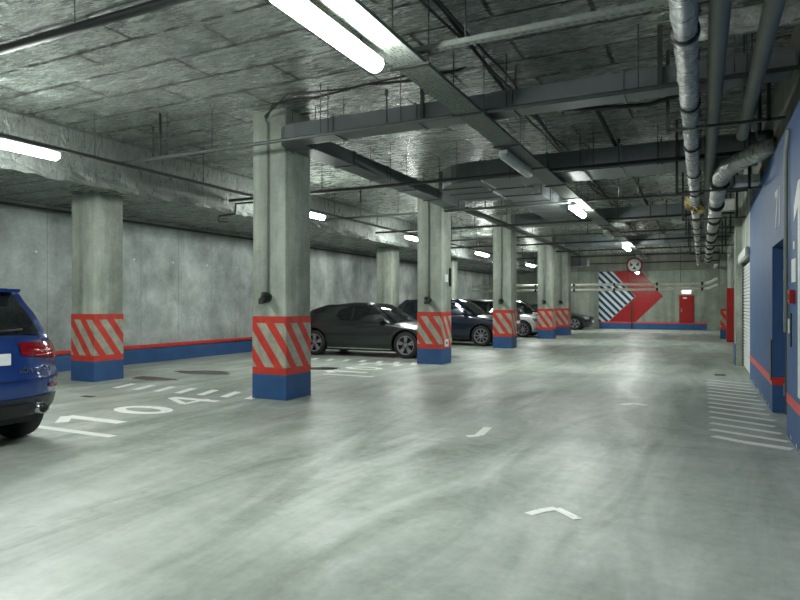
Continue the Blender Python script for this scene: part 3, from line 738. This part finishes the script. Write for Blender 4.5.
def car(label, loc, rz, paint, p, name='parked_car', cat='car', rear_detail=False, cladding=False):
    t = thing(name, label, cat, loc, rz)
    hw, zb, zbelt = p['hw'], p['zb'], p['belt']
    xr, xf = p['xr'], p['xf']           # tables (z -> x)
    top = p['top']                       # table x -> deck/hood z
    cr, cf = p.get('cr', .16), p.get('cf', .3)
    def sw(z): return interp(p['side'], z)           # relative half width by z
    def hwx(x):                                       # plan taper
        a = abs(x-(xr[1][1]+xf[1][1])/2)/((xf[1][1]-xr[1][1])/2); return hw*(1-.07*a**4)
    def body(a, b, c):
        xn = a*2.3; s = (a+1)/2
        # nominal x for the top lookup
        x_nom = interp(xr, .8)*(1-s)+interp(xf, .8)*s
        zt_ = interp(top, x_nom); e = abs(a)
        ztop = zt_; zbot = zb+.05*max(0, e-.85)/.15
        z = zbot+(ztop-zbot)*c
        x = (interp(xr, z)+cr*abs(b)**4)*(1-s)+(interp(xf, z)-cf*abs(b)**3)*s
        y = b*hwx(x)*sw(z)
        if c == 1: z += -.035*abs(b)**4+.02*(1-b*b)
        return (x, y, z)
    bm = gridbox(body, 40, 14, 14)
    bmesh.ops.recalc_face_normals(bm, faces=bm.faces)
    es = [e for e in bm.edges if len(e.link_faces) == 2 and e.calc_face_angle(0) > .7]
    bmesh.ops.bevel(bm, geom=es, offset=.035, segments=3, affect='EDGES', clamp_overlap=True)
    o = fin(bm, 'body', [paint, M['black']], t, None, True)
    # arches
    cut = bmesh.new(); wr = p['wr']
    for ax in p['axles']:
        for sy in (-1, 1):
            r = bmesh.ops.create_cone(cut, cap_ends=True, segments=40, radius1=wr+.055, radius2=wr+.055, depth=.5)
            bmesh.ops.transform(cut, matrix=Matrix.Translation((ax, sy*(hw-.1), wr))@Matrix.Rotation(PI/2, 4, 'X'), verts=r['verts'])
    for f in cut.faces: f.material_index = 1
    co = fin(cut, 'cutter', [paint, M['black']], t)
    md = o.modifiers.new('b', 'BOOLEAN'); md.object = co; md.operation = 'DIFFERENCE'; md.solver = 'EXACT'; md.use_self = True
    bpy.context.view_layer.update(); dg = bpy.context.evaluated_depsgraph_get(); dg.update()
    me = bpy.data.meshes.new_from_object(o.evaluated_get(dg)); o.modifiers.clear(); o.data = me
    bpy.data.objects.remove(co)
    # cabin
    gr, gf, roof = p['gr'], p['gf'], p['roof']; H = p['H']
    def cw(z, x=0): 
        s = max(0, (z-zbelt)/(H-zbelt)); return hw*(p.get('cb', .93)-(p.get('cb', .93)-p.get('ct', .70))*s**1.25)
    def cab(a, b, c, off=0):
        s = (a+1)/2
        z = zbelt-.04+(H-zbelt+.04)*c
        x = interp(gr, c)*(1-s)+interp(gf, c)*s
        if c == 1: z = interp(roof, x)
        else: z = min(z, interp(roof, x))
        k = 1-.10*abs(a)**5
        x += (.10*abs(b)**3 if a < -.99 else 0)-(.16*abs(b)**3 if a > .99 else 0)
        y = b*cw(z)*k
        if c == 1: z -= .05*abs(b)**5
        return (x, y, z)
    bm = gridbox(cab, 24, 12, 10)
    es = [e for e in bm.edges if len(e.link_faces) == 2 and e.calc_face_angle(0) > .6]
    bmesh.ops.bevel(bm, geom=es, offset=.03, segments=3, affect='EDGES')
    fin(bm, 'cabin', paint, t, None, True)
    def endpatch(nm, mat, a, b0, b1, c0, c1, off, par=t, nb=14, nc=8):
        bm = bmesh.new(); R = []
        for k in range(nc+1):
            cc = c0+(c1-c0)*k/nc
            R.append([bm.verts.new(Vector(cab(a, b0+(b1-b0)*j/nb, min(cc, .98)))+Vector((off*(1 if a > 0 else -1)*.8, 0, off*.7))) for j in range(nb+1)])
        for k in range(nc):
            for j in range(nb): bm.faces.new((R[k][j], R[k][j+1], R[k+1][j+1], R[k+1][j]))
        return fin(bm, nm, mat, par, None, True)
    endpatch('windshield', M['glass'], 1, -.9, .9, .1, .93, .02)
    endpatch('rear_window', M['glass'], -1, -.86, .86, p.get('rg', .14), .92, .02)
    for sy in (-1, 1):
        for w_ in p['windows']:
            bm = bmesh.new(); n = 6
            # window polygon refined: bottom edge z0, top edge points
            pts = w_
            vs = []
            for (x, z) in pts:
                a = max(-1, min(1, 2*(x-interp(gr, .5))/(interp(gf, .5)-interp(gr, .5))-1))
                k = 1-.10*abs(a)**5
                vs.append((x, sy*(cw(z)*k+.012), z))
            m = (sum(v[0] for v in vs)/len(vs), 0, sum(v[2] for v in vs)/len(vs))
            cv = bm.verts.new((m[0], sy*(cw(m[2])+.012), m[2])); bv = [bm.verts.new(v) for v in vs]
            for i in range(len(bv)): bm.faces.new((cv, bv[i], bv[(i+1) % len(bv)]))
            fin(bm, 'side_window', M['glass'], t)
        def sidepoly(nm, mat, pts, off=.006, par=t, thick=0):
            bm = bmesh.new(); vs = [bm.verts.new((x, sy*(hwx(x)*sw(z)+off), z)) for x, z in pts]; bm.faces.new(vs)
            if thick:
                f = bm.faces[:] ; r = bmesh.ops.extrude_face_region(bm, geom=f); bmesh.ops.translate(bm, verts=[q for q in r['geom'] if isinstance(q, bmesh.types.BMVert)], vec=(0, -sy*thick, 0))
            return fin(bm, nm, mat, par)
        for x in p['seams']:
            for z in range(6):
                pass
            bm = bmesh.new(); prev = None; zs = [zb+.14+(zbelt-zb-.18)*q/10 for q in range(11)]
            for z in zs:
                a = bm.verts.new((x-.006, sy*(hwx(x)*sw(z)+.004), z)); b = bm.verts.new((x+.006, sy*(hwx(x)*sw(z)+.004), z))
                if prev: bm.faces.new((prev[0], prev[1], b, a))
                prev = (a, b)
            fin(bm, 'door_seam', M['black'], t)
        for x in p['handles']:
            z = zbelt-.13
            bm = bmesh.new(); yy = hwx(x)*sw(z)
            bx(bm, x-.1, x+.1, min(sy*yy, sy*(yy+.035)), max(sy*yy, sy*(yy+.035)), z-.015, z+.015, .01); fin(bm, 'door_handle', paint, t)
        # sill
        xa, xb = p['axles'][0]+wr+.08, p['axles'][1]-wr-.08
        sidepoly('sill', M['black'] if cladding else M['chrome'] if p.get('sillchrome') else M['black'], [(xa, zb+.03), (xb, zb+.03), (xb, zb+(.12 if cladding else .06)), (xa, zb+(.12 if cladding else .06))], .006)
        if p.get('sillchrome'): pass
        # mirror
        bm = bmesh.new(); mx, mz = p['mirror']; yy = hw*.93
        bx(bm, mx-.06, mx+.10, min(sy*yy, sy*(yy+.17)), max(sy*yy, sy*(yy+.17)), mz-.06, mz+.08, .035); fin(bm, 'mirror', paint, t, None, True)
        # headlight
        bm = bmesh.new(); R = []
        z0, z1 = p['hl']
        for k in range(4):
            z = z0+(z1-z0)*k/3; row = []
            for j in range(6):
                b = .62+.36*j/5; x = interp(xf, z)-cf*abs(b)**3+.01; row.append(bm.verts.new((x, sy*(b*hwx(x)*sw(z)+.008), z)))
            R.append(row)
        for k in range(3):
            for j in range(5): bm.faces.new((R[k][j], R[k][j+1], R[k+1][j+1], R[k+1][j]))
        fin(bm, 'headlight', M['clear'], t, None, True)
        # tail light wraps around the corner
        bm = bmesh.new(); z0, z1, b0 = p['tl']; R = []
        for k in range(5):
            q = k/4; z = z0+(z1-z0)*q; row = []
            for j in range(9):
                b = b0+(1-b0)*j/8; sh = 0
                if rear_detail: z_ = z0+.07*(1-j/8)+(z1-z0-.11*(1-j/8)*.6)*q
                else: z_ = z
                x = interp(xr, z_)+cr*abs(b)**4-.012; row.append(bm.verts.new((x, sy*(b*hwx(x)*sw(z_)+.012), z_)))
            for x2 in (.10, .22):
                x = interp(xr, z)+cr+x2*(1-.4*abs(q-.5)); row.append(bm.verts.new((x, sy*(hwx(x)*sw(z)+.010), z)))
            R.append(row)
        for k in range(4):
            for j in range(len(R[0])-1): bm.faces.new((R[k][j], R[k][j+1], R[k+1][j+1], R[k+1][j]))
        tl = fin(bm, 'tail_light', M['tail'], t, None, True)
        if rear_detail:
            bm = bmesh.new()
            for (c0, zz) in ((.62, .5), (.62, .28)):
                z = z0+(z1-z0)*zz+.01
                vs = []
                for j in range(7):
                    b = c0+.3*j/6; x = interp(xr, z)+cr*b**4-.017; vs.append((x, sy*b*hwx(x)*sw(z), z))
                tube(bm, vs, .006, 6)
            fin(bm, 'light_strip', plain('lens_pink', (205, 80, 80), .2), tl)
    # wheels
    for ax in p['axles']:
        for sy in (-1, 1):
            wheel(t, ax, sy*(hw-.035), wr, sy, p.get('spokes', 5))
    # underbody
    box('underbody', M['black'], (p['axles'][0]-.6, p['axles'][1]+.6, -hw*.62, hw*.62, zb-.04, zb+.3), t)
    # grille + plate front
    z = (p['hl'][0]+p['hl'][1])/2-.05; x = interp(xf, z)
    box('grille', M['black'], (x-.06, x+.012, -hw*.5, hw*.5, z-.14, z+.1), t, .01)
    xp = interp(xf, .45); box('license_plate', M['plate'], (xp-.03, xp+.02, -.26, .26, .42, .53), t, .004)
    t2 = p['rp']; xq = interp(xr, t2)
    pl = box('license_plate', M['plate'], (xq-.022, xq+.02, -.26, .26, t2-.056, t2+.056), t, .004)
    return t, dict(hwx=hwx, sw=sw, xr=xr, cr=cr, cab=cab)
def wheel(par, x, y, r, sy, ns):
    # lathe around y axis, sy = outward direction
    def lathe(bm, prof, n=36):
        R = []
        for k in range(n):
            a = 2*PI*k/n; R.append([bm.verts.new((rr*math.cos(a), sy*d, rr*math.sin(a))) for rr, d in prof])
        for k in range(n):
            for j in range(len(prof)-1): bm.faces.new((R[k][j], R[(k+1) % n][j], R[(k+1) % n][j+1], R[k][j+1]))
    ri = r*.70
    bm = bmesh.new(); lathe(bm, [(ri, .0), (ri+.02, .008), (r-.03, .008), (r-.008, -.012), (r, -.04), (r, -.18), (r-.02, -.215), (ri, -.22)])
    w_ = fin(bm, 'wheel', M['rubber'], par, (x, y, r), True)
    bm = bmesh.new(); lathe(bm, [(ri+.005, -.2), (ri-.005, -.02), (ri+.004, .004), (ri-.014, .004), (ri-.025, -.03)])
    fin(bm, 'rim', M['alloy'], w_, None, True)
    bm = bmesh.new(); lathe(bm, [(.0, -.09), (ri, -.09)]); fin(bm, 'brake_disc', M['black'], w_)
    bm = bmesh.new()
    for k in range(ns):
        a = 2*PI*k/ns+.3
        for da in ((-.15, .15) if ns <= 5 else (0,)):
            c, s = math.cos(a+da), math.sin(a+da); c1, s1 = math.cos(a+da*.3), math.sin(a+da*.3)
            wd = .022 if ns <= 5 else .014
            p0 = Vector((c1*.03, 0, s1*.03)); p1 = Vector((c*(ri-.015), 0, s*(ri-.015))); n = Vector((-s, 0, c))*wd
            vs = []
            for q, dd in ((p0, .0), (p1, -.0)):
                for sg in (-1, 1):
                    for dep in (-.006, -.045): vs.append(bm.verts.new((q.x+sg*n.x, sy*dep, q.z+sg*n.z)))
            for f in ((0, 1, 3, 2), (4, 6, 7, 5), (0, 4, 5, 1), (2, 3, 7, 6), (0, 2, 6, 4), (1, 5, 7, 3)): bm.faces.new([vs[i] for i in f])
    lathe(bm, [(0, .0), (.04, .0), (.055, -.012), (.055, -.05)], 20)
    fin(bm, 'spokes', M['alloy'], w_)

sedan = dict(hw=.93, zb=.19, belt=.95, H=1.51, wr=.36, axles=(-1.45, 1.45),
    xr=[(.2, -2.35), (.45, -2.5), (.75, -2.5), (.95, -2.42), (1.1, -2.34)], xf=[(.2, 2.2), (.4, 2.31), (.6, 2.30), (.75, 2.2), (.9, 2.0)],
    top=[(-2.5, 1.02), (-2.1, 1.04), (-1.4, .99), (0, .96), (.9, .99), (1.3, .96), (1.8, .88), (2.2, .74)],
    side=[(.2, .93), (.4, .985), (.65, 1.0), (.85, .98), (.98, .93), (1.1, .86)], cb=.92, ct=.62,
    gr=[(0, -2.3), (.3, -2.05), (.6, -1.8), (.85, -1.45), (1, -1.1)], gf=[(0, 1.28), (.3, 1.0), (.6, .72), (.85, .46), (1, .2)],
    roof=[(-1.8, 1.28), (-1.1, 1.45), (-.45, 1.51), (.0, 1.505), (.35, 1.46), (.7, 1.38)],
    windows=[[(-1.75, 1.04), (-.28, 1.0), (-.28, 1.41), (-.7, 1.41), (-1.15, 1.36), (-1.55, 1.24)], [(-.2, 1.0), (.92, .995), (.60, 1.21), (.32, 1.35), (.1, 1.405), (-.2, 1.415)]],
    seams=(-.24, .98, -.99), handles=(-.95, .02), mirror=(.72, 1.02), hl=(.62, .76), tl=(.8, .93, .45), rp=.6, sillchrome=True)
car('black four door sedan parked between first and second striped columns', (-8.55, 15.84, 0), 0, M['p_black'], sedan, 'sedan_car')
suv = dict(sedan); suv.update(hw=.93, zb=.24, belt=1.08, H=1.68, wr=.36, axles=(-1.35, 1.35),
    xr=[(.2, -2.15), (.45, -2.27), (.8, -2.27), (1.05, -2.2), (1.2, -2.15)], xf=[(.2, 2.1), (.45, 2.25), (.7, 2.24), (.9, 2.12), (1.05, 1.95)],
    top=[(-2.3, 1.12), (0, 1.1), (.9, 1.12), (1.3, 1.08), (1.8, 1.02), (2.2, .88)],
    side=[(.2, .93), (.45, .985), (.75, 1.0), (.95, .98), (1.1, .94), (1.2, .9)], cb=.93, ct=.7,
    gr=[(0, -2.18), (.5, -2.05), (.85, -1.8), (1, -1.6)], gf=[(0, 1.3), (.3, 1.02), (.6, .76), (.85, .5), (1, .25)],
    roof=[(-2, 1.58), (-1.5, 1.64), (-.6, 1.68), (.1, 1.67), (.6, 1.6)],
    windows=[[(-1.78, 1.22), (-1.35, 1.14), (-1.35, 1.54), (-1.66, 1.50)], [(-1.27, 1.14), (-.28, 1.12), (-.28, 1.58), (-1.27, 1.55)], [(-.2, 1.12), (.92, 1.13), (.62, 1.35), (.38, 1.5), (.1, 1.57), (-.2, 1.585)]],
    seams=(-.24, .86, -.9), handles=(-.95, .05), mirror=(.75, 1.16), hl=(.78, .92), tl=(.9, 1.05, .5), rp=.75, spokes=9, sillchrome=True)
car('dark navy SUV parked between second and third striped columns', (-8.2, 21.42, 0), 0, M['p_navy'], suv, 'suv_car', cladding=True)
hatch = dict(suv); hatch.update(H=1.53, belt=1.0, zb=.2, top=[(-2.3, 1.02), (0, 1.0), (.9, 1.03), (1.3, 1.0), (1.8, .93), (2.2, .78)],
    roof=[(-2, 1.42), (-1.5, 1.49), (-.6, 1.53), (.1, 1.52), (.6, 1.46)], hl=(.68, .84),
    xf=[(.2, 2.05), (.45, 2.2), (.65, 2.19), (.8, 2.08), (.95, 1.9)],
    windows=[[(-1.8, 1.1), (-.28, 1.04), (-.28, 1.44), (-1.5, 1.38)], [(-.2, 1.04), (.92, 1.05), (.62, 1.25), (.38, 1.37), (.1, 1.43), (-.2, 1.445)]])
car('tall black SUV parked deep in its bay right behind the navy SUV', (-8.85, 24.3, 0), PI, M['p_dark'], suv, 'suv_car')
car('white hatchback parked between third and fourth striped columns', (-8.4, 27.73, 0), 0, M['p_white'], hatch, 'hatchback_car')
car('tall black SUV mostly hidden behind the white hatchback', (-8.6, 31.2, 0), 0, M['p_dark'], suv, 'suv_car')
car('low dark car seen just right of the farthest striped column', (-7.9, 36.9, 0), 0, M['p_dark'], sedan, 'sedan_car')

x3 = dict(hw=.945, zb=.30, belt=1.10, H=1.665, wr=.37, axles=(-1.43, 1.43),
    xr=[(.28, -2.12), (.42, -2.2), (.60, -2.26), (.72, -2.27), (.78, -2.22), (1.0, -2.2), (1.12, -2.14), (1.2, -2.1)],
    xf=[(.2, 2.15), (.45, 2.3), (.7, 2.3), (.95, 2.2), (1.1, 2.05)],
    top=[(-2.3, 1.13), (0, 1.12), (.9, 1.13), (1.3, 1.1), (1.9, 1.04), (2.3, .95)],
    side=[(.28, .90), (.42, .97), (.75, 1.0), (.95, .985), (1.1, .945), (1.2, .9)], cb=.93, ct=.72, cr=.26,
    gr=[(0, -2.12), (.4, -1.98), (.75, -1.82), (.95, -1.74), (1, -1.72)], gf=[(0, 1.3), (.3, 1.02), (.6, .76), (.85, .5), (1, .25)],
    roof=[(-2, 1.57), (-1.6, 1.62), (-.6, 1.665), (.1, 1.66), (.6, 1.6)], rg=.12,
    windows=suv['windows'], seams=(-.2, .9, -.92), handles=(-.95, .05), mirror=(.8, 1.18), hl=(.82, .97), tl=(.88, 1.07, .42), rp=.92, spokes=5)
xl = -5.94-2.27
t, F = car('bright blue SUV parked nose in at the left edge, rear facing driveway', (xl, 3.48, 0), PI, M['p_blue'], x3, 'suv_car', rear_detail=True, cladding=True)
# after rotation by pi the car's left side (+y) is -Y world; right side is towards +Y
def rear(nm, mat, b0, b1, z0, z1, off=.008, par=t, nb=20, nz=6):
    bm = bmesh.new(); R = []
    for k in range(nz+1):
        z = z0+(z1-z0)*k/nz; row = []
        for j in range(nb+1):
            b = b0+(b1-b0)*j/nb; x = interp(F['xr'], z)+F['cr']*abs(b)**4; row.append(bm.verts.new((x-off, b*(F['hwx'](x)*F['sw'](z)+off), z)))
        R.append(row)
    for k in range(nz):
        for j in range(nb): bm.faces.new((R[k][j], R[k][j+1], R[k+1][j+1], R[k+1][j]))
    return fin(bm, nm, mat, par, None, True)
M['clad'] = plain('dark_cladding', (38, 42, 50), .5)
rear('rear_bumper', M['clad'], -1, 1, .335, .53, .01)
rear('diffuser', M['black'], -.55, .55, .34, .47, .03)
rear('bumper_seam', M['black'], -.98, .98, .70, .708, .004, nz=1)
rear('hatch_seam', M['black'], -.76, -.752, .72, 1.08, .005, nb=1); rear('hatch_seam', M['black'], .752, .76, .72, 1.08, .005, nb=1)
for s in (-1, 1):
    b = sorted((s*.78, s*.97)); rear('reflector', M['tail'], b[0], b[1], .60, .64, .01)
    e = tb('exhaust', M['chrome'], [(-2.02, s*.60, .405), (-2.21, s*.60, .405)], .062, t, 18)
    tb('exhaust_bore', M['black'], [(-2.19, s*.60, .405), (-2.213, s*.60, .405)], .048, e, 18)
sp = box('spoiler', M['p_blue'], (-1.90, -1.62, -.58, .58, 1.575, 1.61), t, .015)
o = text('badge', 'xDrive20d', .075, M['chrome'], t, .004)
o.rotation_euler = (PI/2, 0, -PI/2); o.location = (-2.222, -.50, .80)
tb('rear_wiper', M['black'], [(-2.12, .0, 1.17), (-2.1, -.45, 1.2)], .012, t, 8)
